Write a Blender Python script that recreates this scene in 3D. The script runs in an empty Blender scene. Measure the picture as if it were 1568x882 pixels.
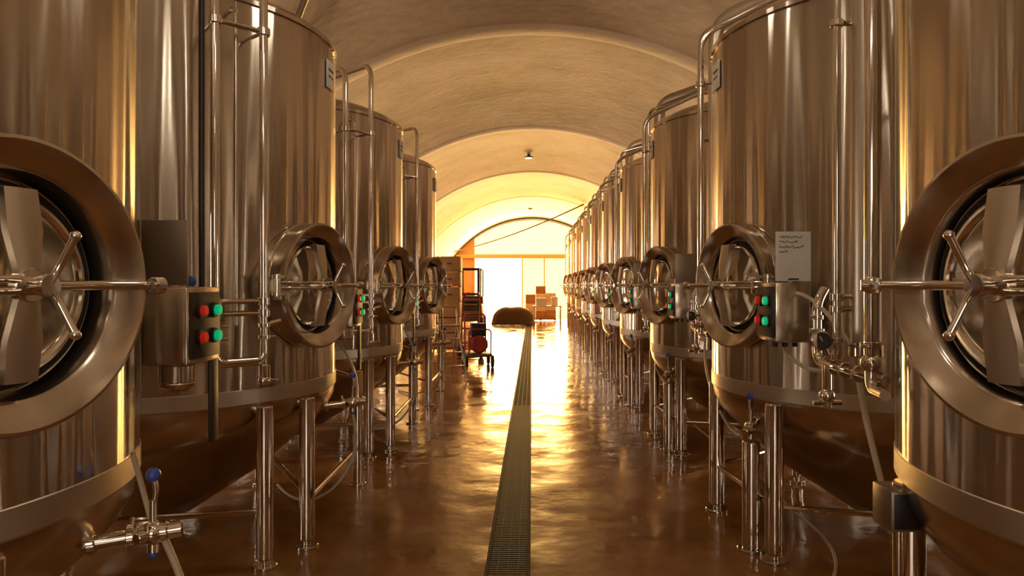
import bpy, bmesh, math, random
from mathutils import Matrix, Vector
random.seed(4)
scene = bpy.context.scene
PI = math.pi
def rad(a): return a*PI/180
try:
    scene.view_settings.view_transform = 'Standard'
    scene.view_settings.look = 'None'
except Exception as ex: print(ex)

# ------------------------------------------------------------------ materials
def new_mat(name):
    m = bpy.data.materials.new(name); m.use_nodes = True
    nt = m.node_tree
    return m, nt, nt.nodes['Principled BSDF']

def simple(name, col, rough=0.5, metal=0.0, emit=None, es=0.0, noise=0.0, nscale=8.0, spec=0.5):
    m, nt, b = new_mat(name)
    b.inputs['Base Color'].default_value = (*col, 1)
    b.inputs['Roughness'].default_value = rough
    b.inputs['Metallic'].default_value = metal
    b.inputs['Specular IOR Level'].default_value = spec
    if emit:
        b.inputs['Emission Color'].default_value = (*emit, 1)
        b.inputs['Emission Strength'].default_value = es
    if noise > 0:
        tc = nt.nodes.new('ShaderNodeTexCoord'); n = nt.nodes.new('ShaderNodeTexNoise')
        n.inputs['Scale'].default_value = nscale; n.inputs['Detail'].default_value = 6
        r = nt.nodes.new('ShaderNodeValToRGB')
        r.color_ramp.elements[0].position = 0.3; r.color_ramp.elements[1].position = 0.75
        r.color_ramp.elements[0].color = (*[c*(1-noise) for c in col], 1)
        r.color_ramp.elements[1].color = (*[min(1, c*(1+noise)) for c in col], 1)
        nt.links.new(tc.outputs['Object'], n.inputs['Vector'])
        nt.links.new(n.outputs['Fac'], r.inputs['Fac'])
        nt.links.new(r.outputs['Color'], b.inputs['Base Color'])
    return m

def steel(name, col, rough, wav=0.0, wscale=3.0, aniso=0.0, brush=0.0):
    m, nt, b = new_mat(name)
    L = nt.links.new
    b.inputs['Metallic'].default_value = 1
    b.inputs['Roughness'].default_value = rough
    tc = nt.nodes.new('ShaderNodeTexCoord')
    if brush > 0:
        mp = nt.nodes.new('ShaderNodeMapping'); mp.inputs['Scale'].default_value = (0.4, 0.4, 90)
        n = nt.nodes.new('ShaderNodeTexNoise'); n.inputs['Scale'].default_value = 2; n.inputs['Detail'].default_value = 3
        mr = nt.nodes.new('ShaderNodeMapRange')
        mr.inputs['To Min'].default_value = rough*(1-brush); mr.inputs['To Max'].default_value = rough*(1+brush)
        L(tc.outputs['Object'], mp.inputs['Vector']); L(mp.outputs['Vector'], n.inputs['Vector'])
        L(n.outputs['Fac'], mr.inputs['Value']); L(mr.outputs['Result'], b.inputs['Roughness'])
    n3 = nt.nodes.new('ShaderNodeTexNoise'); n3.inputs['Scale'].default_value = 1.7; n3.inputs['Detail'].default_value = 2
    rp = nt.nodes.new('ShaderNodeValToRGB')
    rp.color_ramp.elements[0].position = 0.25; rp.color_ramp.elements[1].position = 0.75
    rp.color_ramp.elements[0].color = (*[c*0.90 for c in col], 1); rp.color_ramp.elements[1].color = (*col, 1)
    L(tc.outputs['Object'], n3.inputs['Vector']); L(n3.outputs['Fac'], rp.inputs['Fac']); L(rp.outputs['Color'], b.inputs['Base Color'])
    if wav > 0:
        mp2 = nt.nodes.new('ShaderNodeMapping'); mp2.inputs['Scale'].default_value = (1, 1, 0.05)
        n2 = nt.nodes.new('ShaderNodeTexNoise'); n2.inputs['Scale'].default_value = wscale; n2.inputs['Detail'].default_value = 1.4
        bp = nt.nodes.new('ShaderNodeBump'); bp.inputs['Strength'].default_value = 1.0; bp.inputs['Distance'].default_value = wav
        L(tc.outputs['Object'], mp2.inputs['Vector']); L(mp2.outputs['Vector'], n2.inputs['Vector'])
        L(n2.outputs['Fac'], bp.inputs['Height']); L(bp.outputs['Normal'], b.inputs['Normal'])
    if aniso > 0:
        b.inputs['Anisotropic'].default_value = aniso
        b.inputs['Anisotropic Rotation'].default_value = 0.25
        tg = nt.nodes.new('ShaderNodeTangent'); tg.direction_type = 'RADIAL'; tg.axis = 'Z'
        L(tg.outputs['Tangent'], b.inputs['Tangent'])
    return m

M_SHELL = steel('brushed_steel_shell', (0.64, 0.56, 0.465), 0.20, wav=0.042, wscale=5.0, aniso=0.93, brush=0.05)
M_CONE  = steel('brushed_steel_cone', (0.64, 0.53, 0.40), 0.22, wav=0.008, wscale=2.0)  # browner than the shell: floor reflection put into the base colour
M_BAND  = steel('satin_weld_band', (0.74, 0.66, 0.55), 0.38)
M_POL   = steel('polished_steel', (0.84, 0.77, 0.68), 0.09)
M_SAT   = steel('satin_steel', (0.72, 0.64, 0.54), 0.20)
M_DARK  = simple('dark_plastic', (0.025, 0.02, 0.016), 0.4)
M_GASK  = simple('dark_gasket', (0.02, 0.017, 0.014), 0.6)
M_BLUE  = simple('blue_knob', (0.06, 0.12, 0.50), 0.3)
M_RED   = simple('red_button', (0.5, 0.01, 0.006), 0.3, emit=(1, 0.03, 0.01), es=0.2)
M_GREEN = simple('green_button', (0.0, 0.4, 0.16), 0.3, emit=(0.0, 0.9, 0.35), es=0.35)
M_PAPER = simple('white_paper', (0.86, 0.82, 0.75), 0.7, noise=0.05)
M_INK   = simple('marker_ink', (0.05, 0.04, 0.04), 0.7)
M_HOSE  = simple('clear_hose', (0.66, 0.56, 0.42), 0.3)
M_PLATE = simple('grey_plate', (0.32, 0.26, 0.20), 0.4, metal=0.7)
MATS = [M_SHELL, M_CONE, M_BAND, M_POL, M_SAT, M_DARK, M_GASK, M_BLUE, M_RED, M_GREEN, M_PAPER, M_INK, M_HOSE, M_PLATE]
SHELL, CONE, BAND, POL, SAT, DARK, GASK, BLUE, RED, GREEN, PAPER, INK, HOSE, PLATE = range(14)

# ------------------------------------------------------------------ mesh builder
class MB:
    def __init__(s): s.v = []; s.f = []; s.m = []
    def add(s, vs, fs, mat):
        o = len(s.v); s.v += [tuple(v) for v in vs]
        for f in fs: s.f.append([i+o for i in f]); s.m.append(mat)
    def lathe(s, prof, mat, M=Matrix(), seg=48):
        vs = []; fs = []; idx = []
        for (r, z) in prof:
            if r < 1e-5:
                idx.append([len(vs)]*seg); vs.append(M @ Vector((0, 0, z)))
            else:
                idx.append(list(range(len(vs), len(vs)+seg)))
                for k in range(seg):
                    a = 2*PI*k/seg; vs.append(M @ Vector((r*math.cos(a), r*math.sin(a), z)))
        for i in range(len(prof)-1):
            A, B = idx[i], idx[i+1]
            for k in range(seg):
                k2 = (k+1) % seg
                q = []
                for x in (A[k], A[k2], B[k2], B[k]):
                    if x not in q: q.append(x)
                if len(q) >= 3: fs.append(q)
        s.add(vs, fs, mat)
    def cyl(s, p0, p1, r, mat, seg=16, r1=None, bev=0.0):
        p0 = Vector(p0); p1 = Vector(p1); d = p1-p0; L = d.length
        q = d.to_track_quat('Z', 'Y').to_matrix().to_4x4()
        M = Matrix.Translation(p0) @ q
        r1 = r if r1 is None else r1
        b = bev if bev else min(r, r1, L)*0.12
        s.lathe([(0, 0), (r-b, 0), (r, b), (r1, L-b), (r1-b, L), (0, L)], mat, M, seg)
    def ball(s, c, r, mat, seg=16, sz=1.0):
        pr = [(r*math.sin(PI*i/8), -r*sz*math.cos(PI*i/8)) for i in range(9)]
        pr[0] = (0, -r*sz); pr[-1] = (0, r*sz)
        s.lathe(pr, mat, Matrix.Translation(Vector(c)), seg)
    def torus(s, R, r, mat, M=Matrix(), seg=48, ms=10):
        pr = [(R+r*math.cos(2*PI*i/ms), r*math.sin(2*PI*i/ms)) for i in range(ms+1)]
        s.lathe(pr, mat, M, seg)
    def box(s, c, size, mat, M=Matrix(), bev=0.004):
        bm = bmesh.new(); bmesh.ops.create_cube(bm, size=1.0)
        for v in bm.verts: v.co = Vector((v.co.x*size[0], v.co.y*size[1], v.co.z*size[2]))
        if bev > 0: bmesh.ops.bevel(bm, geom=list(bm.edges), offset=min(bev, min(size)*0.3), segments=2, affect='EDGES', profile=0.5)
        bm.verts.index_update()
        T = M @ Matrix.Translation(Vector(c))
        s.add([T @ v.co for v in bm.verts], [[v.index for v in f.verts] for f in bm.faces], mat)
        bm.free()
    def tube(s, pts, r, mat, seg=12, fil=0.08, cap=True, n=6):
        P = [Vector(p) for p in pts]; path = [P[0]]
        for i in range(1, len(P)-1):
            a = (P[i-1]-P[i]); b = (P[i+1]-P[i])
            f = min(fil, a.length*0.49, b.length*0.49)
            A = P[i]+a.normalized()*f; B = P[i]+b.normalized()*f
            for k in range(n+1):
                t = k/n; path.append(A*(1-t)**2+P[i]*2*t*(1-t)+B*t*t)
        path.append(P[-1])
        vs = []; fs = []; up = None
        for i, p in enumerate(path):
            d = (path[min(i+1, len(path)-1)]-path[max(i-1, 0)]).normalized()
            if up is None:
                up = d.orthogonal().normalized()
            up = (up-d*up.dot(d)).normalized(); w = d.cross(up)
            for k in range(seg):
                a = 2*PI*k/seg; vs.append(p+up*math.cos(a)*r+w*math.sin(a)*r)
        for i in range(len(path)-1):
            for k in range(seg):
                fs.append([i*seg+k, i*seg+(k+1) % seg, (i+1)*seg+(k+1) % seg, (i+1)*seg+k])
        if cap:
            fs.append(list(range(seg))); fs.append([(len(path)-1)*seg+k for k in range(seg)])
        s.add(vs, fs, mat)
    def mesh(s, name, mats=None, sharp=35):
        me = bpy.data.meshes.new(name); me.from_pydata(s.v, [], s.f)
        for m in (mats or MATS): me.materials.append(m)
        for p, mi in zip(me.polygons, s.m): p.material_index = mi
        bm = bmesh.new(); bm.from_mesh(me); bmesh.ops.recalc_face_normals(bm, faces=list(bm.faces)); bm.to_mesh(me); bm.free()
        me.shade_smooth(); me.set_sharp_from_angle(angle=rad(sharp))
        return me
def obj(name, me, parent=None, loc=(0, 0, 0), rz=0):
    o = bpy.data.objects.new(name, me); scene.collection.objects.link(o)
    o.location = loc; o.rotation_euler = (0, 0, rz)
    if parent: o.parent = parent
    return o
def empty(name, loc=(0, 0, 0), rz=0):
    e = bpy.data.objects.new(name, None); scene.collection.objects.link(e)
    e.location = loc; e.rotation_euler = (0, 0, rz); e.empty_display_size = 0.2
    return e
def pol(r, a, z): return Vector((r*math.cos(rad(a)), r*math.sin(rad(a)), z))

# ------------------------------------------------------------------ tank parts
R = 1.05
def body_mesh():
    b = MB()
    b.lathe([(R, 0.95), (R, 2.0), (R, 2.96), (R-0.004, 2.985), (R+0.008, 2.99), (R+0.008, 3.015), (R-0.01, 3.03),
             (R-0.05, 3.06), (R-0.18, 3.12), (R-0.4, 3.19), (R-0.7, 3.24), (0.22, 3.265), (0.22, 3.30), (0.20, 3.32), (0, 3.325)], SHELL, seg=128)
    b.lathe([(R, 0.95), (R+0.003, 0.947), (R+0.003, 0.873), (R-0.003, 0.865)], BAND, seg=128)
    b.lathe([(R-0.003, 0.865), (R-0.015, 0.80), (R-0.05, 0.735), (R-0.11, 0.665), (0.62, 0.38), (0.20, 0.11), (0.12, 0.09), (0.0, 0.085)], CONE, seg=128)
    b.cyl((0, 0, 0.10), (0, 0, 0.03), 0.06, POL)
    for a in (-75, 68, 150, 240):
        b.box((R+0.001, 0, 1.95), (0.004, 0.010, 2.0), SAT, Matrix.Rotation(rad(a), 4, 'Z'), bev=0)
    return b.mesh('tank_body')

def legs_mesh(legs, r):
    b = MB()
    pts = []
    for (rr, a) in legs:
        p = pol(rr, a, 0); pts.append(p)
        b.cyl(p+Vector((0, 0, 0.05)), p+Vector((0, 0, 0.86)), r, POL, seg=24)
        b.cyl(p, p+Vector((0, 0, 0.018)), r*1.45, SAT, seg=24)
        b.cyl(p+Vector((0, 0, 0.018)), p+Vector((0, 0, 0.06)), r*0.5, SAT, seg=12)
        b.cyl(p+Vector((0, 0, 0.82)), pol(R-0.1, a, 0.86), 0.03, SAT, seg=12)
    for i in range(len(pts)):
        q = pts[(i+1) % len(pts)]
        if (q-pts[i]).length > 0.5:
            b.cyl(pts[i]+Vector((0, 0, 0.30)), q+Vector((0, 0, 0.30)), 0.016, POL, seg=10)
    return b.mesh('tank_legs')

def manway_mesh(side):
    b = MB(); s = 1 if side == 'L' else -1
    pr = 0.0 if side == 'L' else -0.03
    M = Matrix.Rotation(PI/2, 4, 'Y')
    b.lathe([(0.352, -0.14), (0.352, 0.03+pr), (0.356, 0.09+pr), (0.359, 0.118+pr), (0.355, 0.128+pr), (0.346, 0.130+pr),
             (0.285, 0.098+pr), (0.277, 0.09+pr), (0.268, 0.02), (0.25, 0.01)], SAT, M, 72)
    b.torus(0.354, 0.005, POL, Matrix.Translation((0.02, 0, 0)) @ M, 72)
    b.torus(0.244, 0.014, GASK, Matrix.Translation((0.025, 0, 0)) @ M, 64)
    b.torus(0.222, 0.012, POL, Matrix.Translation((0.04, 0, 0)) @ M, 64)
    b.lathe([(0.240, 0.015), (0.225, 0.040), (0.20, 0.038), (0.12, 0.052), (0.05, 0.058), (0, 0.06)], POL, M, 64)
    for t in (1, -1):
        prof = [(0.222, 0.065, 0.040), (0.232, 0.115, 0.042), (0.13, 0.130, 0.044), (0.03, 0.142, 0.026)]
        vs = []
        for (z, x, w) in prof:
            for (dx, sy) in ((-0.004, -1), (0.004, -0.45), (0.004, 0.45), (-0.004, 1), (-0.024, 1), (-0.024, -1)):
                vs.append((x+dx, sy*w, t*z))
        fs = []
        for i in range(3):
            for k in range(6):
                fs.append([i*6+k, i*6+(k+1) % 6, (i+1)*6+(k+1) % 6, (i+1)*6+k])
        fs += [[0, 1, 2, 3, 4, 5], [18, 19, 20, 21, 22, 23]]
        b.add(vs, fs, BAND)
        b.box((0.06, 0, t*0.222), (0.05, 0.07, 0.03), SAT)
    b.cyl((0.05, 0, 0), (0.185, 0, 0), 0.024, POL, 20)
    b.cyl((0.12, 0, 0), (0.148, 0, 0), 0.042, SAT, 24)
    b.cyl((0.185, 0, 0), (0.205, 0, 0), 0.028, POL, 20)
    for k in (1, -1):
        b.tube([(0.195, 0, 0), (0.20, s*0.02, k*0.035), (0.235, s*0.035, k*0.115)], 0.0095, POL, fil=0.03)
        b.ball((0.236, s*0.036, k*0.118), 0.013, POL)
    hy = -s*0.385
    for dz in (-0.014, 0.014):
        b.tube([(0.14, -s*0.03, dz), (0.165, -s*0.16, dz), (0.165, -s*0.32, dz), (0.12, hy, dz)], 0.010, POL, fil=0.04)
    b.cyl((0.10, hy, -0.06), (0.10, hy, 0.06), 0.018, POL, 20)
    for dz in (-0.045, 0.045):
        b.cyl((0.10, hy, dz-0.008), (0.10, hy, dz+0.008), 0.038, SAT, 24)
        b.box((0.07, hy+s*0.02, dz), (0.08, 0.05, 0.014), SAT)
    ly = s*0.35
    b.tube([(0.14, s*0.03, 0), (0.155, s*0.18, 0), (0.155, s*0.35, 0)], 0.012, POL, fil=0.04)
    b.cyl((0.155, ly+s*0.0, 0), (0.155, ly+s*0.035, 0), 0.024, POL, 16)
    b.cyl((0.09, ly-s*0.02, 0), (0.175, ly-s*0.02, 0), 0.012, POL, 12)
    return b.mesh('manway')

def clamp(b, p, d, r=0.034, L=0.022):
    p = Vector(p); d = Vector(d).normalized()
    b.cyl(p-d*L/2, p+d*L/2, r, POL, 20)
    o = d.orthogonal().normalized()
    b.cyl(p+o*r*0.9, p+o*(r+0.028), 0.007, SAT, 8)

def piping_mesh(side):
    b = MB(); Z = Vector((0, 0, 1))
    if side == 'L':
        A = pol(1.26, -41, 0); B = pol(1.27, -52, 0); C = pol(1.18, -46, 0)
        b.tube([A+Z*1.02, A+Z*3.36, pol(0.45, -30, 3.40), pol(0.3, -20, 3.25)], 0.021, POL, fil=0.12)
        b.tube([B+Z*1.24, B+Z*3.28, pol(0.6, -60, 3.34), pol(0.45, -60, 3.18)], 0.023, POL, fil=0.12)
        b.tube([C+Z*1.3, C+Z*2.9, pol(1.03, -46, 2.9)], 0.012, SAT, fil=0.05)
        for z in (2.78, 1.42, 1.36):
            b.cyl(A+Z*z, B+Z*z, 0.013, POL, 10)
            for q, a in ((A, -41), (B, -52)):
                b.cyl(q+Z*z, pol(1.03, a, z), 0.010, POL, 10)
                b.cyl(q+Z*(z-0.02), q+Z*(z+0.02), 0.032, POL, 20)
        b.tube([B+Z*1.26, B+Z*1.12, A+Z*1.12, A+Z*1.2], 0.024, POL, fil=0.06)
        for z in (1.24, 1.30): clamp(b, A+Z*z, (0, 0, 1)); clamp(b, B+Z*z, (0, 0, 1))
        b.cyl(A+Z*1.0, A+Z*1.10, 0.032, POL, 20); b.ball(A+Z*1.02, 0.036, POL)
        b.cyl(A+Z*1.02, A+Z*1.02+Vector((0.09, -0.03, 0.0)), 0.012, POL, 10)
        b.cyl(A+Z*1.3, A+Z*1.3+Vector((0.07, 0.05, 0.02)), 0.014, POL, 10)
        b.box(B+Z*1.38+Vector((0.02, -0.03, 0)), (0.05, 0.05, 0.08), SAT)
    else:
        A = pol(1.13, -20, 0)
        b.tube([A+Z*1.25, A+Z*3.19, pol(0.5, -15, 3.42), pol(0.3, -10, 3.25)], 0.021, POL, fil=0.12)
        for z in (2.86, 1.5):
            b.cyl(A+Z*z, pol(1.02, -20, z), 0.010, POL, 10); b.cyl(A+Z*(z-0.02), A+Z*(z+0.02), 0.032, POL, 20)
        clamp(b, A+Z*1.3, (0, 0, 1)); b.ball(A+Z*1.24, 0.034, POL)
        b.tube([A+Z*1.25, A+Z*1.15, A+Vector((0.02, 0.14, 1.15))], 0.018, POL, fil=0.05)
        T = pol(1.265, -50.5, 0)
        b.tube([T+Z*1.22, T+Z*3.5, pol(0.55, -50, 3.55), pol(0.45, -50, 3.2)], 0.060, BAND, fil=0.18, seg=24)
        b.cyl(T+Z*1.20, T+Z*1.26, 0.070, POL, 24); b.cyl(T+Z*1.08, T+Z*1.2, 0.03, POL, 16)
        N = pol(1.35, -47, 0)
        b.tube([N+Z*1.28, N+Z*3.42, pol(0.5, -40, 3.46), pol(0.4, -40, 3.2)], 0.017, POL, fil=0.1)
        for z in (1.45, 1.40, 2.6): b.cyl(T+Z*z, N+Z*z, 0.012, POL, 10); b.cyl(N+Z*(z-0.015), N+Z*(z+0.015), 0.028, POL, 18)
        b.tube([N+Z*1.28, N+Z*1.16, N+Vector((0.02, -0.16, 1.16)), N+Vector((0.02, -0.16, 1.42)), N+Vector((-0.03, -0.20, 1.48))], 0.022, POL, fil=0.07)
        clamp(b, N+Z*1.27, (0, 0, 1)); clamp(b, N+Vector((0.02, -0.16, 1.3)), (0, 0, 1)); clamp(b, N+Vector((0.02, -0.16, 1.36)), (0, 0, 1), 0.03)
        b.tube([N+Vector((0.02, -0.12, 1.16)), N+Vector((0.0, 0.42, 1.155))], 0.018, POL)
        for y in (0.02, 0.12, 0.24, 0.36): clamp(b, N+Vector((0.015, y, 1.158)), (0, 1, 0))
        b.cyl(N+Vector((0.02, -0.05, 1.16)), N+Vector((0.02, -0.05, 0.98)), 0.02, POL, 14)
        b.ball(N+Vector((0.02, -0.05, 1.03)), 0.034, POL); b.cyl(N+Vector((-0.04, -0.05, 1.0)), N+Vector((0.08, -0.05, 1.0)), 0.012, POL, 10)
        G = N+Vector((0.07, 0.02, 1.27))
        b.cyl(G+Vector((0, -0.01, 0)), G+Vector((0.01, 0.03, 0)), 0.042, POL, 28)
        b.cyl(G+Vector((0.01, 0.03, 0)), G+Vector((0.012, 0.034, 0)), 0.036, DARK, 28)
        b.cyl(G+Vector((0.012, 0.036, 0)), G+Vector((0.024, 0.036, 0.02)), 0.002, PAPER, 6)
        b.cyl(G, N+Vector((0.02, 0.0, 1.16)), 0.009, POL, 10)
    return b.mesh('piping')

def valve_mesh(side):
    b = MB()
    if side == 'L':
        p = Vector((1.16, 0.14, 0.75)); root = Vector((0.86, 0.02, 0.73))
    else:
        p = Vector((0.965, 0.41, 0.70)); root = Vector((0.78, 0.20, 0.80))
    b.cyl(root, p, 0.020, POL, 18)
    d = (p-root).normalized()
    clamp(b, root+d*0.16, d, 0.034); clamp(b, p-d*0.06, d, 0.034)
    b.cyl(p-d*0.04, p+d*0.04, 0.030, POL, 20); b.ball(p, 0.037, POL)
    b.cyl(p, p+Vector((0, 0, 0.10)), 0.011, POL, 12)
    b.tube([p+Vector((0, 0, 0.08)), p+Vector((0.01, 0.0, 0.13)), p+Vector((0, 0, 0.17))], 0.008, SAT)
    b.ball(p+Vector((0, 0, 0.175)), 0.022, BLUE, 20)
    b.cyl(p+d*0.04, p+d*0.08, 0.026, POL, 18)
    b.cyl(p, p-Vector((0, 0, 0.06)), 0.016, POL, 14)
    b.ball(p-Vector((0, 0, 0.065)), 0.014, BLUE if side == 'L' else POL)
    b.cyl(p+Vector((-.02, -.06, 0)), p+Vector((.02, .06, 0)), 0.016, POL, 12)
    if side == 'R':
        b.cyl((p.x, p.y, 0.02), (p.x, p.y, 0.62), 0.048, POL, 20); b.cyl((p.x, p.y, 0), (p.x, p.y, 0.02), 0.075, SAT, 20)
    return b.mesh('drain_valve')
def stand_mesh():
    b = MB()
    q = Vector((1.0, 0.93, 0))
    b.cyl(q+Vector((0, 0, 0.02)), q+Vector((0, 0, 0.86)), 0.035, POL, 18); b.cyl(q, q+Vector((0, 0, 0.02)), 0.06, SAT, 20)
    b.cyl(q+Vector((0, 0, 0.8)), (0.75, 0.70, 0.93), 0.015, POL, 10)
    b.cyl(q+Vector((0, 0, 0.28)), (1.03, -0.35, 0.28), 0.016, POL, 10)
    return b.mesh('pipe_stand')
def junction_mesh():
    b = MB(); q = pol(1.02, -18, 0.78)
    b.box(q+Vector((0.04, 0.0, 0)), (0.10, 0.13, 0.13), PLATE, bev=0.006)
    b.box(q+Vector((0.04, 0.067, 0)), (0.08, 0.006, 0.11), DARK, bev=0.002)
    return b.mesh('junction_box')
def dark_tube_mesh():
    b = MB()
    # local frame of the control box
    b.tube([(0.02, 0.12, 0.145), (0.02, 0.12, 1.72), (-0.03, 0.06, 1.76), (-0.10, 0.0, 1.76)], 0.012, DARK, fil=0.04)  # thin dark tube standing for a dark vertical line above the box
    return b.mesh('cable_duct')

def label_mesh():
    b = MB()
    b.box((R+0.006, 0, 2.80), (0.008, 0.15, 0.17), PAPER, bev=0.002)
    b.box((R+0.011, 0, 2.83), (0.002, 0.10, 0.012), INK, bev=0); b.box((R+0.011, 0, 2.79), (0.002, 0.10, 0.008), INK, bev=0)
    return b.mesh('label_plate')

def box_mesh(side, notice):
    b = MB(); n = -1 if side == 'L' else 1
    b.box((0, 0, 0), (0.17, 0.27, 0.29), SAT, bev=0.008)
    b.box((0.088, 0, 0), (0.012, 0.24, 0.25), DARK, bev=0.004)
    for i, z in enumerate((0.055, -0.045)):
        for j, y in enumerate((n*0.06, -n*0.06)):
            m = RED if j == 0 else GREEN
            if side == 'R': m = GREEN if j == 0 else RED
            b.cyl((0.09, y, z), (0.104, y, z), 0.030, DARK, 20)
            b.cyl((0.104, y, z), (0.122, y, z), 0.020, m, 20)
    b.box((0, n*0.137, 0), (0.15, 0.006, 0.27), SAT, bev=0.002)
    b.box((-0.10, -n*0.02, 0.05), (0.10, 0.05, 0.03), DARK); b.box((-0.10, -n*0.02, -0.08), (0.10, 0.05, 0.03), DARK)
    if side == 'L':
        b.cyl((0.0, n*0.04, -0.145), (0.0, n*0.04, -0.22), 0.065, SAT, 28); b.ball((0, n*0.04, -0.22), 0.063, SAT, 24, 0.5)
        b.box((0.075, 0.10, -0.30), (0.012, 0.07, 0.34), DARK)
        b.ball((0.055, n*0.05, 0.165), 0.022, BLUE); b.cyl((0.055, n*0.05, 0.14), (0.055, n*0.05, 0.16), 0.012, POL, 12)
    else:
        for x in (-0.05, 0, 0.05): b.cyl((x, 0.02, -0.14), (x, 0.02, -0.175), 0.014, DARK, 14)
    y = n*0.12
    b.box((-0.005, y, 0.27), (0.17, 0.008, 0.24), PAPER if notice else PLATE, bev=0.002)
    b.box((-0.005, y-n*0.01, 0.20), (0.03, 0.008, 0.14), SAT, bev=0.002)
    if notice:
        random.seed(9)
        yy = y+n*0.006
        for r_, w in enumerate((0.12, 0.10, 0.13, 0.05)):
            z = 0.365-r_*0.024; x = 0.065 if n > 0 else -0.065
            pts = []; k = int(w/0.006)
            for i in range(k):
                pts.append((x-n*i*0.006, yy, z+random.uniform(-0.007, 0.007)))
            b.tube(pts, 0.0015, INK, seg=5, fil=0.001, n=1)
        b.box((-0.005, yy, 0.16), (0.05, 0.003, 0.008), INK, bev=0)
    return b.mesh('control_box_'+side)

BODY = body_mesh(); LABEL = label_mesh(); STAND = stand_mesh(); JUNC = junction_mesh(); DARK_TUBE = dark_tube_mesh()
parts = {}
for sd, legs, lr in (('L', ((1.10, -36), (1.08, -19), (1.0, 75), (1.04, 152), (1.04, 242)), 0.043),
                     ('R', ((1.02, -18), (1.06, 33), (1.04, 117), (1.04, 207), (1.04, 280)), 0.050)):
    parts[sd] = dict(legs=legs_mesh(legs, lr), manway=manway_mesh(sd), piping=piping_mesh(sd), valve=valve_mesh(sd),
                     box=box_mesh(sd, False), boxn=box_mesh(sd, True))
def tank(side, x, y, n):
    rz = 0 if side == 'L' else PI
    e = empty('fermentation_tank', (x, y, 0), rz)
    P = parts[side]
    obj('shell', BODY, e); obj('legs', P['legs'], e); obj('pipework', P['piping'], e); obj('drain_valve', P['valve'], e)
    obj('label_plate', LABEL, e)
    if side == 'L' and n >= 1: obj('pipe_stand', STAND, e)
    if side == 'R' and n == 0: obj('junction_box', JUNC, e)
    a = rad(-16.5 if side == 'L' else 17)
    obj('manway', P['manway'], e, (R*math.cos(a)-0.02, R*math.sin(a), 1.5), a)
    c = empty('control_box', (x+0.965, y+0.72, 1.35) if side == 'L' else (x-0.945, y-0.88, 1.37), rz)
    obj('cabinet', P['boxn'] if side == 'R' and n == 1 else P['box'], c)
    if side == 'L' and n == 0: obj('cable_duct', DARK_TUBE, c)
    return e
S = 2.42
for n in range(-1, 4): tank('L', -2.31, 2.04+S*n, n)
for n in range(-1, 10): tank('R', 2.20, 2.03+2.44*n, n)

# ------------------------------------------------------------------ hoses
def hose(pts, r=0.011, mat=HOSE):
    cu = bpy.data.curves.new('hose', 'CURVE'); cu.dimensions = '3D'; cu.bevel_depth = r; cu.bevel_resolution = 3
    sp = cu.splines.new('NURBS'); sp.points.add(len(pts)-1); sp.order_u = 4; sp.use_endpoint_u = True; sp.resolution_u = 10
    for p, q in zip(sp.points, pts): p.co = (*q, 1)
    cu.materials.append(MATS[mat])
    o = bpy.data.objects.new('hose', cu); scene.collection.objects.link(o); return o
hose([(-1.13, 2.2, 0.73), (-1.08, 2.22, 0.6), (-1.0, 2.2, 0.35), (-1.0, 2.3, 0.1), (-1.2, 2.5, 0.015), (-1.6, 2.9, 0.012)])
hose([(-1.19, 2.14, 1.0), (-1.2, 2.2, 0.9), (-1.18, 2.22, 0.78)], 0.008)
hose([(1.34, 2.95, 1.12), (1.30, 2.8, 0.95), (1.28, 2.5, 0.6), (1.25, 2.25, 0.2), (1.3, 2.2, 0.02), (1.6, 2.6, 0.012)], 0.012)
hose([(1.28, 3.55, 1.46), (1.25, 3.3, 1.48), (1.28, 3.1, 1.4), (1.32, 2.98, 1.25)], 0.009)
hose([(1.25, 3.6, 1.22), (1.25, 3.5, 1.10), (1.30, 3.2, 1.08), (1.35, 3.1, 1.16)], 0.010)
for k in range(1, 4):
    y = 2.04+S*k
    hose([(-1.15, y+.14, .68), (-1.12, y+.2, .5), (-1.2, y+.3, .2), (-1.5, y+.2, .015), (-1.9, y+.9, .012)], 0.010)
    hose([(-1.4, y+.7, 1.1), (-1.25, y+.75, .9), (-1.2, y+.5, .75), (-1.15, y+.2, .72)], 0.010)
for k in range(1, 7):
    y = 2.08+S*k
    hose([(1.2, y-.35, .66), (1.3, y-.2, .4), (1.6, y-.1, .1), (1.75, y-.5, .015), (1.5, y-.9, .012)], 0.009)
    hose([(1.3, y+.9, 1.1), (1.2, y+.6, .8), (1.25, y+.1, .55), (1.25, y-.2, .6)], 0.010)

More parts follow.
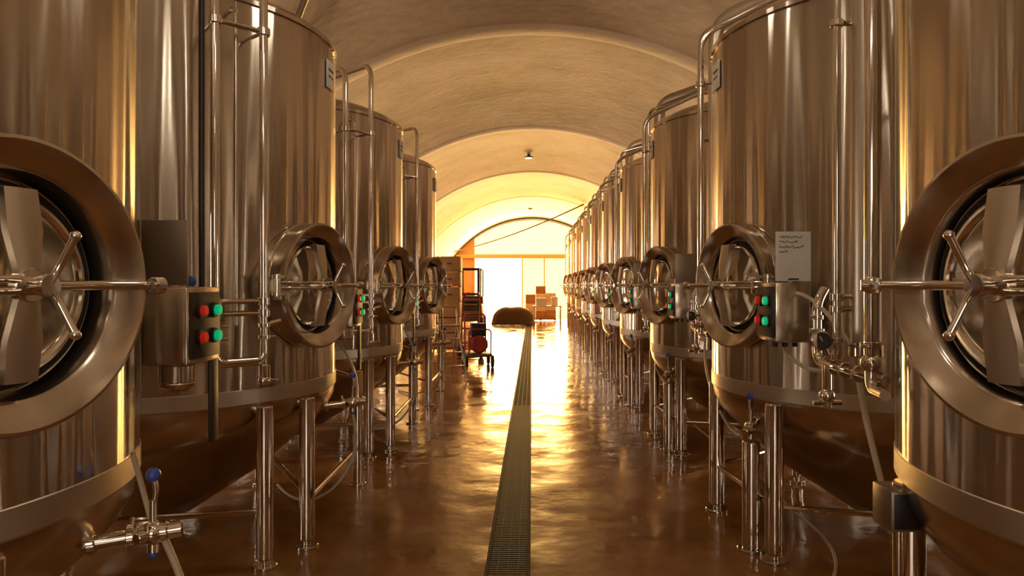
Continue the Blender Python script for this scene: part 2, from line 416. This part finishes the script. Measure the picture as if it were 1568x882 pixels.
# ------------------------------------------------------------------ room
W = 4.3; Y0 = -6.0; Y1 = 36.0; VR = 4.9; VC = -0.1
zs = VC+math.sqrt(VR**2-W**2)
def floor_mat():
    m, nt, b = new_mat('polished_floor'); L = nt.links.new
    tc = nt.nodes.new('ShaderNodeTexCoord')
    n = nt.nodes.new('ShaderNodeTexNoise'); n.inputs['Scale'].default_value = 1.1; n.inputs['Detail'].default_value = 8; n.inputs['Roughness'].default_value = 0.65
    r = nt.nodes.new('ShaderNodeValToRGB')
    r.color_ramp.elements[0].position = 0.34; r.color_ramp.elements[0].color = (0.19, 0.074, 0.019, 1)
    r.color_ramp.elements[1].position = 0.68; r.color_ramp.elements[1].color = (0.39, 0.185, 0.060, 1)
    L(tc.outputs['Object'], n.inputs['Vector']); L(n.outputs['Fac'], r.inputs['Fac']); L(r.outputs['Color'], b.inputs['Base Color'])
    n2 = nt.nodes.new('ShaderNodeTexNoise'); n2.inputs['Scale'].default_value = 2.3; n2.inputs['Detail'].default_value = 5
    mr = nt.nodes.new('ShaderNodeMapRange'); mr.inputs['From Min'].default_value = 0.35; mr.inputs['From Max'].default_value = 0.65
    mr.inputs['To Min'].default_value = 0.05; mr.inputs['To Max'].default_value = 0.26
    L(tc.outputs['Object'], n2.inputs['Vector']); L(n2.outputs['Fac'], mr.inputs['Value']); L(mr.outputs['Result'], b.inputs['Roughness'])
    n3 = nt.nodes.new('ShaderNodeTexNoise'); n3.inputs['Scale'].default_value = 2.6; n3.inputs['Detail'].default_value = 4
    bp = nt.nodes.new('ShaderNodeBump'); bp.inputs['Strength'].default_value = 0.5; bp.inputs['Distance'].default_value = 0.022
    L(tc.outputs['Object'], n3.inputs['Vector']); L(n3.outputs['Fac'], bp.inputs['Height']); L(bp.outputs['Normal'], b.inputs['Normal'])
    b.inputs['Specular IOR Level'].default_value = 0.5
    return m
def plaster(name, c0, c1, sc=0.7):
    m, nt, b = new_mat(name); L = nt.links.new
    tc = nt.nodes.new('ShaderNodeTexCoord')
    n = nt.nodes.new('ShaderNodeTexNoise'); n.inputs['Scale'].default_value = sc; n.inputs['Detail'].default_value = 8; n.inputs['Roughness'].default_value = 0.65
    r = nt.nodes.new('ShaderNodeValToRGB')
    r.color_ramp.elements[0].position = 0.3; r.color_ramp.elements[0].color = (*c0, 1)
    r.color_ramp.elements[1].position = 0.7; r.color_ramp.elements[1].color = (*c1, 1)
    L(tc.outputs['Object'], n.inputs['Vector']); L(n.outputs['Fac'], r.inputs['Fac']); L(r.outputs['Color'], b.inputs['Base Color'])
    n2 = nt.nodes.new('ShaderNodeTexNoise'); n2.inputs['Scale'].default_value = 7; n2.inputs['Detail'].default_value = 8
    bp = nt.nodes.new('ShaderNodeBump'); bp.inputs['Strength'].default_value = 0.3; bp.inputs['Distance'].default_value = 0.03
    L(tc.outputs['Object'], n2.inputs['Vector']); L(n2.outputs['Fac'], bp.inputs['Height']); L(bp.outputs['Normal'], b.inputs['Normal'])
    b.inputs['Roughness'].default_value = 0.75
    return m
M_FLOOR = floor_mat()
M_VAULT = plaster('vault_plaster', (0.34, 0.25, 0.175), (0.58, 0.47, 0.36), 0.9)
M_RIB = plaster('rib_plaster', (0.60, 0.49, 0.37), (0.74, 0.63, 0.49))
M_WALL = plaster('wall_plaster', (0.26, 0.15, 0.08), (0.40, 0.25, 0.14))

def raw(name, vs, fs, mat, smooth=False):
    me = bpy.data.meshes.new(name); me.from_pydata(vs, [], fs); me.materials.append(mat)
    if smooth: me.shade_smooth()
    return obj(name, me)
DX0, DX1 = -0.25, -0.01
raw('floor', [(-W, Y0, 0), (DX0, Y0, 0), (DX0, Y1, 0), (-W, Y1, 0), (DX1, Y0, 0), (W, Y0, 0), (W, Y1, 0), (DX1, Y1, 0),
              (DX0, Y0, -0.12), (DX0, Y1, -0.12), (DX1, Y0, -0.12), (DX1, Y1, -0.12)],
    [(0, 1, 2, 3), (4, 5, 6, 7), (8, 10, 11, 9), (1, 8, 9, 2), (10, 4, 7, 11)], M_FLOOR)
amax = math.asin(W/VR)
def vault_pt(a, y, off=0): return ((VR-off)*math.sin(a), y, VC+(VR-off)*math.cos(a))
RIBS = [3.45+5.85*k for k in range(-1, 6)]
vs = []; fs = []; NA = 64; ys = []
y = Y0
while y < Y1: ys.append(y); y += 0.3
ys.append(Y1)
for y in ys:
    t = ((y-3.45)/5.85) % 1.0
    off = -0.12*math.sin(PI*t)
    for i in range(NA+1):
        a = -amax+2*amax*i/NA
        k = math.cos(a/amax*PI/2)**0.5 if abs(i-NA/2) < NA/2 else 0
        vs.append(vault_pt(a, y, off*k))
for j in range(len(ys)-1):
    for i in range(NA):
        q = j*(NA+1)+i; fs.append((q, q+NA+1, q+NA+2, q+1))
raw('ceiling', vs, fs, M_VAULT, True)
for k, ry in enumerate(RIBS):
    if ry < Y0+0.3: continue
    vs = []; fs = []; w = 0.22
    sec = [(-w, -0.015), (-w*0.6, 0.006), (0, 0.010), (w*0.6, 0.006), (w, -0.015)]
    for i in range(NA+1):
        a = -amax+2*amax*i/NA
        for (dy, off) in sec: vs.append(vault_pt(a, ry+dy, off))
    for i in range(NA):
        for c in range(4):
            q = i*5+c; fs.append((q, q+5, q+6, q+1))
    raw('trim_%d' % (k+1), vs, fs, M_RIB, True)
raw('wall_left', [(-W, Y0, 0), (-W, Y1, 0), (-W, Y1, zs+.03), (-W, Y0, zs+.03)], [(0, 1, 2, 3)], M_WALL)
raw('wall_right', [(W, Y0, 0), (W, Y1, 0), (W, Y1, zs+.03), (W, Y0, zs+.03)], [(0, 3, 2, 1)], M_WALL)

M_DAY = simple('daylight_glass', (0.9, 0.8, 0.6), 0.3, emit=(1.0, 0.68, 0.25), es=11)
M_DAY2 = simple('daylight_glass_arch', (0.9, 0.75, 0.45), 0.3, emit=(1.0, 0.74, 0.30), es=1.9)
M_FRAME = simple('window_frame_brown', (0.40, 0.23, 0.09), 0.5)
def arch_z(x, off=0.0): return VC+math.sqrt(max(0, (VR+0.02-off)**2-x*x))
vs = []; fs = []
def quad(x0, x1, z0, z1):
    o = len(vs); vs.extend([(x0, Y1, z0), (x1, Y1, z0), (x1, Y1, z1), (x0, Y1, z1)]); fs.append((o, o+1, o+2, o+3))
quad(-W, -2.9, 0, 2.3); quad(2.2, W, 0, 2.3)
def strip(x0, x1, zlow, n=20):
    for i in range(n):
        a = x0+(x1-x0)*i/n; c = x0+(x1-x0)*(i+1)/n
        o = len(vs); vs.extend([(a, Y1, zlow(a)), (c, Y1, zlow(c)), (c, Y1, arch_z(c)), (a, Y1, arch_z(a))]); fs.append((o, o+1, o+2, o+3))
strip(-W, -2.9, lambda x: 2.3); strip(2.9, W, lambda x: 2.3)
strip(-2.9, 2.9, lambda x: max(3.05, arch_z(x, .05)), 40)
quad(-2.9, 2.9, 2.85, 3.06); quad(2.2, 2.9, 2.3, 2.86)
raw('wall_back', vs, fs, M_WALL)
raw('window_1', [(-2.9, Y1+.1, 0.0), (-0.5, Y1+.1, 0.0), (-0.5, Y1+.1, 2.86), (-2.9, Y1+.1, 2.86)], [(0, 1, 2, 3)], M_DAY)
raw('window_30', [(-0.5, Y1+.1, 0.0), (2.2, Y1+.1, 0.0), (2.2, Y1+.1, 2.86), (-0.5, Y1+.1, 2.86)], [(0, 1, 2, 3)], M_DAY2)
raw('window_2', [(-2.9, Y1+.12, 3.0), (2.9, Y1+.12, 3.0)]+[(2.9-5.8*i/20, Y1+.12, arch_z(2.9-5.8*i/20)+0.02) for i in range(21)], [tuple(range(23))], M_DAY2)
b = MB()
b.box((0, Y1-.1, 2.95), (7.6, 0.2, 0.18), 0)
for x in (-2.9, -0.5, 0.6, 2.2): b.box((x, Y1-.03, 1.42), (0.06, 0.1, 2.84), 0)
obj('window_frame', b.mesh('window_frame', [M_FRAME]))

vs = []; fs = []
def q2(x0, x1, z0, z1):
    o = len(vs); vs.extend([(x0, Y0, z0), (x1, Y0, z0), (x1, Y0, z1), (x0, Y0, z1)]); fs.append((o, o+3, o+2, o+1))
q2(-W, W, 0, 0.9); q2(-W, -2.0, 0.9, 2.3); q2(2.0, W, 0.9, 2.3)
n = 24
for i in range(n):
    a = -W+2*W*i/n; c = -W+2*W*(i+1)/n
    lo = 3.4 if abs((a+c)/2) < 2.0 else 2.3
    o = len(vs); vs.extend([(a, Y0, lo), (c, Y0, lo), (c, Y0, max(lo, arch_z(c))), (a, Y0, max(lo, arch_z(a)))]); fs.append((o, o+3, o+2, o+1))
raw('wall_front', vs, fs, M_WALL)
M_FILL_FRONT = simple('daylight_glass_front', (0.9, 0.85, 0.75), 0.3, emit=(1.0, 0.90, 0.76), es=5.5)  # added glowing window with frame, unseen behind the camera, as front fill
raw('window_3', [(-2.15, Y0-.05, .8), (2.15, Y0-.05, .8), (2.15, Y0-.05, 3.5), (-2.15, Y0-.05, 3.5)], [(0, 3, 2, 1)], M_FILL_FRONT)
b = MB()
for x in (-2, -1.55, -1.1, -0.3, 0.3, 1.1, 1.55, 2): b.box((x, Y0+.02, 2.15), (0.22, 0.1, 2.6), 0)
for z in (0.9, 2.2, 3.4): b.box((0, Y0+.02, z), (4.1, 0.1, 0.09), 0)
obj('window_frame', b.mesh('window_frame_front', [M_FRAME]))
M_FILL_SIDE = simple('daylight_glass_side', (0.9, 0.85, 0.75), 0.3, emit=(1.0, 0.86, 0.68), es=17.0)  # added glowing slots with frames in the tank gaps, for streaks on steel
wn = 4
for s in (-1, 1):
    for k in range(-1, 9):
        y = 3.25+2.43*k
        x = s*(W-0.012)
        raw('window_%d' % wn, [(x, y-.10, .6), (x, y+.10, .6), (x, y+.10, 2.1), (x, y-.10, 2.1)], [(0, 1, 2, 3) if s < 0 else (0, 3, 2, 1)], M_FILL_SIDE); wn += 1
        b = MB()
        for yy in (y-.12, y+.12): b.box((x-s*.01, yy, 1.35), (.05, .04, 1.58), 0)
        for zz in (.58, 2.12): b.box((x-s*.01, y, zz), (.05, .28, .04), 0)
        obj('window_frame', b.mesh('window_frame_side', [M_FRAME]))

# ------------------------------------------------------------------ drain
M_DRAIN = simple('drain_grate_steel', (0.11, 0.08, 0.055), 0.6, spec=0.3)
M_PIT = simple('drain_pit', (0.02, 0.013, 0.008), 0.8)
b = MB()
cx = (DX0+DX1)/2
for x in (DX0+0.010, DX1-0.010): b.box((x, (Y0+30)/2, -0.004), (0.018, 30-Y0, 0.016), 0, bev=0.003)
for x in (cx-0.055, cx, cx+0.055): b.box((x, (1.5+30)/2, -0.012), (0.006, 28.5, 0.012), 0, bev=0)
y = 1.6
while y < 30:
    b.box((cx, y, -0.010), (0.205, 0.010, 0.012), 0, bev=0)
    y += 0.030 if y < 9 else 0.07
b.box((cx, (Y0+30)/2, -0.10), (0.23, 30-Y0, 0.02), 1, bev=0)
obj('floor_drain', b.mesh('floor_drain', [M_DRAIN, M_PIT]))

# ------------------------------------------------------------------ ceiling lamps, added fill lamps, cable, conduit
M_LENS = simple('lamp_lens', (0.9, 0.8, 0.6), 0.3, emit=(1, 0.8, 0.5), es=1.5)
M_FILL_GLOBE = simple('lamp_globe', (0.9, 0.85, 0.75), 0.3, emit=(1, 0.88, 0.70), es=30)
M_BRN = simple('dark_brown_metal', (0.12, 0.08, 0.05), 0.5, metal=0.4)
for y in (18.7, 31.5):
    b = MB(); zt = VC+VR+0.13
    b.cyl((0, 0, 0.0), (0, 0, -0.08), 0.04, 0, 24); b.cyl((0, 0, -0.08), (0, 0, -0.11), 0.11, 0, 28); b.cyl((0, 0, -0.11), (0, 0, -0.12), 0.09, 1, 28)
    obj('ceiling_lamp', b.mesh('ceiling_lamp', [M_BRN, M_LENS]), loc=(-0.09, y, zt))
for (x, y) in ((-0.75, -2.6), (0.75, -2.6), (-0.75, 0.6), (0.75, 0.6), (0.0, 4.0)):  # added lamps out of view, for vertical highlights on the near tanks
    b = MB(); zt = arch_z(x)+0.05
    b.cyl((0, 0, 0), (0, 0, 4.05-zt), 0.012, 0, 10); b.cyl((0, 0, 4.05-zt), (0, 0, 3.98-zt), 0.05, 0, 20); b.ball((0, 0, 3.90-zt), 0.10, 1, 24)
    e = obj('pendant_lamp', b.mesh('pendant_lamp', [M_BRN, M_FILL_GLOBE]), loc=(x, y, zt))
    l = bpy.data.lights.new('globe_light', 'POINT'); l.energy = 60; l.color = (1, .84, .64); l.shadow_soft_size = .10
    o = bpy.data.objects.new('bulb', l); scene.collection.objects.link(o); o.parent = e; o.location = (0, 0, 3.90-zt)
def curve(name, pts, r, mat):
    cu = bpy.data.curves.new(name, 'CURVE'); cu.dimensions = '3D'; cu.bevel_depth = r; cu.bevel_resolution = 2
    sp = cu.splines.new('POLY'); sp.points.add(len(pts)-1)
    for p, q in zip(sp.points, pts): p.co = (*q, 1)
    cu.materials.append(mat)
    o = bpy.data.objects.new(name, cu); scene.collection.objects.link(o); return o
A = Vector((1.85, 26, 4.43)); B = Vector((-3.7, 34, 3.1))
curve('hanging_cable', [A.lerp(B, t/20)-Vector((0, 0, 0.35*4*(t/20)*(1-t/20)*0.5)) for t in range(21)], 0.028, M_BRN)
curve('ceiling_conduit', [vault_pt(-0.60+0.03*i, 7.9-0.22*i, 0.03) for i in range(12)], 0.035, M_BRN)

# ------------------------------------------------------------------ far-end clutter
M_CARD = simple('cardboard', (0.50, 0.28, 0.12), 0.7, noise=0.15)
M_REDM = simple('red_paint', (0.36, 0.03, 0.015), 0.35)
M_BLK = simple('black_rubber', (0.02, 0.015, 0.012), 0.6)
M_ALU = simple('aluminium', (0.6, 0.5, 0.38), 0.3, metal=0.9)
M_WOOD = simple('pallet_wood', (0.33, 0.19, 0.08), 0.7, noise=0.2)
M_TARP = simple('dark_tarpaulin', (0.06, 0.03, 0.014), 0.6)
M_WHT = simple('white_drum', (0.85, 0.76, 0.6), 0.5)
CM = [M_CARD, M_REDM, M_BLK, M_ALU, M_WOOD, M_TARP, M_WHT, M_BRN]
def pallet(b, w=1.0, d=0.8, z=0):
    for x in (-w/2+.05, 0, w/2-.05): b.box((x, 0, z+.05), (.08, d, .08), 4)
    for i in range(6): b.box((0, -d/2+.06+i*(d-.12)/5, z+.10), (w, .09, .02), 4)
b = MB(); pallet(b, 0.9, 0.9)
for k in range(6):
    for x in (-.22, .22):
        b.box((x+random.uniform(-.015, .015), random.uniform(-.02, .02), .28+k*.34), (.42, .7, .32), 0, bev=0.01)
        b.box((x, -.36, .28+k*.34), (.12, .01, .03), 7)
obj('crate_stack', b.mesh('crate_stack', CM), loc=(-2.05, 16.2, 0))
b = MB()
b.box((0, 0, .22), (.45, .75, .05), 7)
for x in (-.24, .24):
    for y in (-.28, .28):
        b.cyl((x-.025, y, .11), (x+.025, y, .11), .11, 2, 24); b.cyl((x-.03, y, .11), (x+.03, y, .11), .045, 3, 16)
b.cyl((0, -.3, .42), (0, .1, .42), .15, 1, 28)
for k in range(9): b.lathe([(.15, 0), (.165, 0), (.165, .012), (.15, .012)], 1, Matrix.Translation((0, -.26+k*.04, .42)) @ Matrix.Rotation(-PI/2, 4, 'X'), 28)
b.cyl((0, .1, .42), (0, .3, .42), .12, 3, 24); b.cyl((0, .2, .42), (0, .2, .72), .04, 3, 16); b.box((0, -.1, .68), (.28, .26, .24), 2, bev=.02)
b.tube([(-.2, .36, .24), (-.2, .42, .95), (.2, .42, .95), (.2, .36, .24)], .016, 1, fil=.08)
b.tube([(-.2, -.36, .24), (-.2, -.38, .7), (.2, -.38, .7), (.2, -.36, .24)], .016, 1, fil=.08)
obj('red_pump_trolley', b.mesh('red_pump', CM), loc=(-1.02, 13.4, 0), rz=0.2)
b = MB()
for x in (-.2, .2):
    b.tube([(x, 0, .1), (x, .12, 1.25), (x*0.5, .2, 1.35)], .018, 1); b.cyl((x*1.15-.03, .08, .13), (x*1.15+.03, .08, .13), .13, 2, 24)
for z in (.3, .6, .9, 1.2): b.box((0, .02+.1*z, z), (.4, .03, .04), 1)
b.box((0, -.12, .03), (.42, .26, .015), 1)
obj('hand_truck', b.mesh('hand_truck', CM), loc=(-1.3, 14.9, 0), rz=-0.3)
b = MB(); h = 0.85
for x in (-.2, .2):
    b.tube([(x, -.28, 0.01), (x*.85, 0, h)], .016, 3); b.tube([(x, .28, 0.01), (x*.85, 0.02, h)], .014, 3)
for k in range(1, 4): b.box((0, -.28+.28*k*.25, h*k*.25), (.36, .09, .02), 3)
b.box((0, 0, h), (.36, .16, .03), 3); b.cyl((-.19, .2, .25), (.19, .2, .25), .01, 3, 8)
b.tube([(-.17, 0, h), (-.17, .04, h+.3), (.17, .04, h+.3), (.17, 0, h)], .012, 3, fil=.06)
obj('step_ladder', b.mesh('step_ladder', CM), loc=(-1.36, 11.6, 0), rz=0.6)
b = MB()
for x in (-.32, .32):
    b.box((x, 0, 1.05), (.09, .12, 2.1), 2); b.box((x, -.45, .06), (.12, 1.0, .05), 7)
for z in (.35, 1.2, 2.05): b.box((0, 0.02, z), (.7, .06, .09), 2)
b.box((0, -.1, .45), (.7, .05, .35), 7)
b.box((0, .95, .55), (.8, 1.3, .6), 5, bev=.06); b.box((0, 1.5, .95), (.75, .4, .35), 5, bev=.06); b.box((0, 1.0, .92), (.45, .4, .1), 2, bev=.03)
for x in (-.36, .36):
    for y in (.35, 1.3): b.cyl((x*1.1-.06, y, .2), (x*1.1+.06, y, .2), .2, 2, 24)
    for y in (.35, 1.6): b.cyl((x, y, .8), (x, y+.1*(1 if y < 1 else -1), 2.05), .025, 2, 10)
b.box((0, .95, 2.06), (.8, 1.2, .05), 2)
obj('forklift', b.mesh('forklift', CM), loc=(-2.15, 24.5, 0))
b = MB(); pallet(b, 1.5, 1.2)
vs = []; fs = []; NX = 24; NY = 12
for j in range(NY+1):
    for i in range(NX+1):
        u = -1+2*i/NX; v = -1+2*j/NY
        e = (abs(u)**4+abs(v)**4)**0.25 if (u or v) else 0
        z = .02+.66*max(0, 1-e**3.4)**0.5+.02*math.sin(9*u+3*v)*(1-e)
        vs.append((u*.84, v*.62, z))
for j in range(NY):
    for i in range(NX):
        q = j*(NX+1)+i; fs.append([q, q+1, q+NX+2, q+NX+1])
b.add(vs, fs, 5)
obj('covered_pallet', b.mesh('covered_pallet', CM), loc=(-0.72, 27.6, 0))
b = MB(); pallet(b, 1.3, .9)
zz = [.12]*3
for k in range(4):
    for i, x in enumerate((-.42, 0.0, .42)):
        if k == 3 and i != 1: continue
        hgt = random.uniform(.30, .40); b.box((x, random.uniform(-.05, .03), zz[i]+hgt/2), (.41, .7, hgt-.01), random.choice((0, 6, 6)), bev=.01); zz[i] += hgt
obj('stacked_boxes', b.mesh('stacked_boxes', CM), loc=(0.35, 30.0, 0))
b = MB(); b.box((0, 0, .78), (1.0, .6, .04), 6)
for x in (-.46, .46):
    for y in (-.26, .26): b.box((x, y, .38), (.04, .04, .76), 3)
b.box((0, 0, .25), (.92, .52, .02), 3); b.box((-.2, 0, .93), (.35, .3, .26), 6, bev=.01); b.cyl((.25, 0, .8), (.25, 0, 1.1), .12, 6, 20)
obj('work_table', b.mesh('work_table', CM), loc=(0.52, 25.0, 0))

# ------------------------------------------------------------------ lights
def area(name, loc, rot, sx, sy, power, col):
    l = bpy.data.lights.new(name, 'AREA'); l.shape = 'RECTANGLE'; l.size = sx; l.size_y = sy; l.energy = power; l.color = col
    o = bpy.data.objects.new(name, l); scene.collection.objects.link(o); o.location = loc; o.rotation_euler = rot
    return o
area('daylight_back', (-0.3, Y1-.25, 2.2), (rad(-90), 0, 0), 5.0, 3.0, 3600, (1.0, 0.58, 0.17))
M_FILL_UP = simple('uplighter_body', (0.2, 0.15, 0.1), 0.5, metal=0.5)
def fill_uplight(x, y, p, col=(1, .72, .45)):  # added wall fixture, there to brighten the vault
    b = MB(); s = 1 if x < 0 else -1
    b.box((s*.03, 0, 0), (.06, .16, .12), 0); b.lathe([(0.05, 0), (.09, .08), (.085, .08), (.045, .01), (0, .01)], 0, Matrix.Translation((s*.15, 0, 0)), 24)
    b.box((s*.09, 0, 0), (.1, .04, .03), 0)
    e = obj('wall_uplighter', b.mesh('uplighter', [M_FILL_UP]), loc=(x, y, 2.2))
    l = bpy.data.lights.new('uplight_bulb', 'SPOT'); l.energy = p; l.color = col; l.spot_size = rad(150); l.spot_blend = .6; l.shadow_soft_size = .08
    o = bpy.data.objects.new('bulb', l); scene.collection.objects.link(o); o.parent = e; o.location = (s*.15, 0, .1); o.rotation_euler = (rad(180), 0, 0)
for y, p in ((0.85, 170), (5.7, 230), (10.5, 290), (16.0, 340), (22.0, 400)):
    fill_uplight(-W, y, p*.8); fill_uplight(W, y, p)
w = bpy.data.worlds.new('world'); scene.world = w; w.use_nodes = True
nt = w.node_tree
nt.nodes['Background'].inputs['Color'].default_value = (1, .75, .5, 1)
nt.nodes['Background'].inputs['Strength'].default_value = 0.1

# ------------------------------------------------------------------ camera
cam = bpy.data.cameras.new('camera'); co = bpy.data.objects.new('camera', cam); scene.collection.objects.link(co)
co.location = (0, 0, 1.5); co.rotation_euler = (rad(90), 0, 0)
cam.sensor_width = 36; cam.lens = 36*1100/1568; cam.shift_x = -31/1568; cam.shift_y = -4/1568; cam.clip_start = 0.05
scene.camera = co
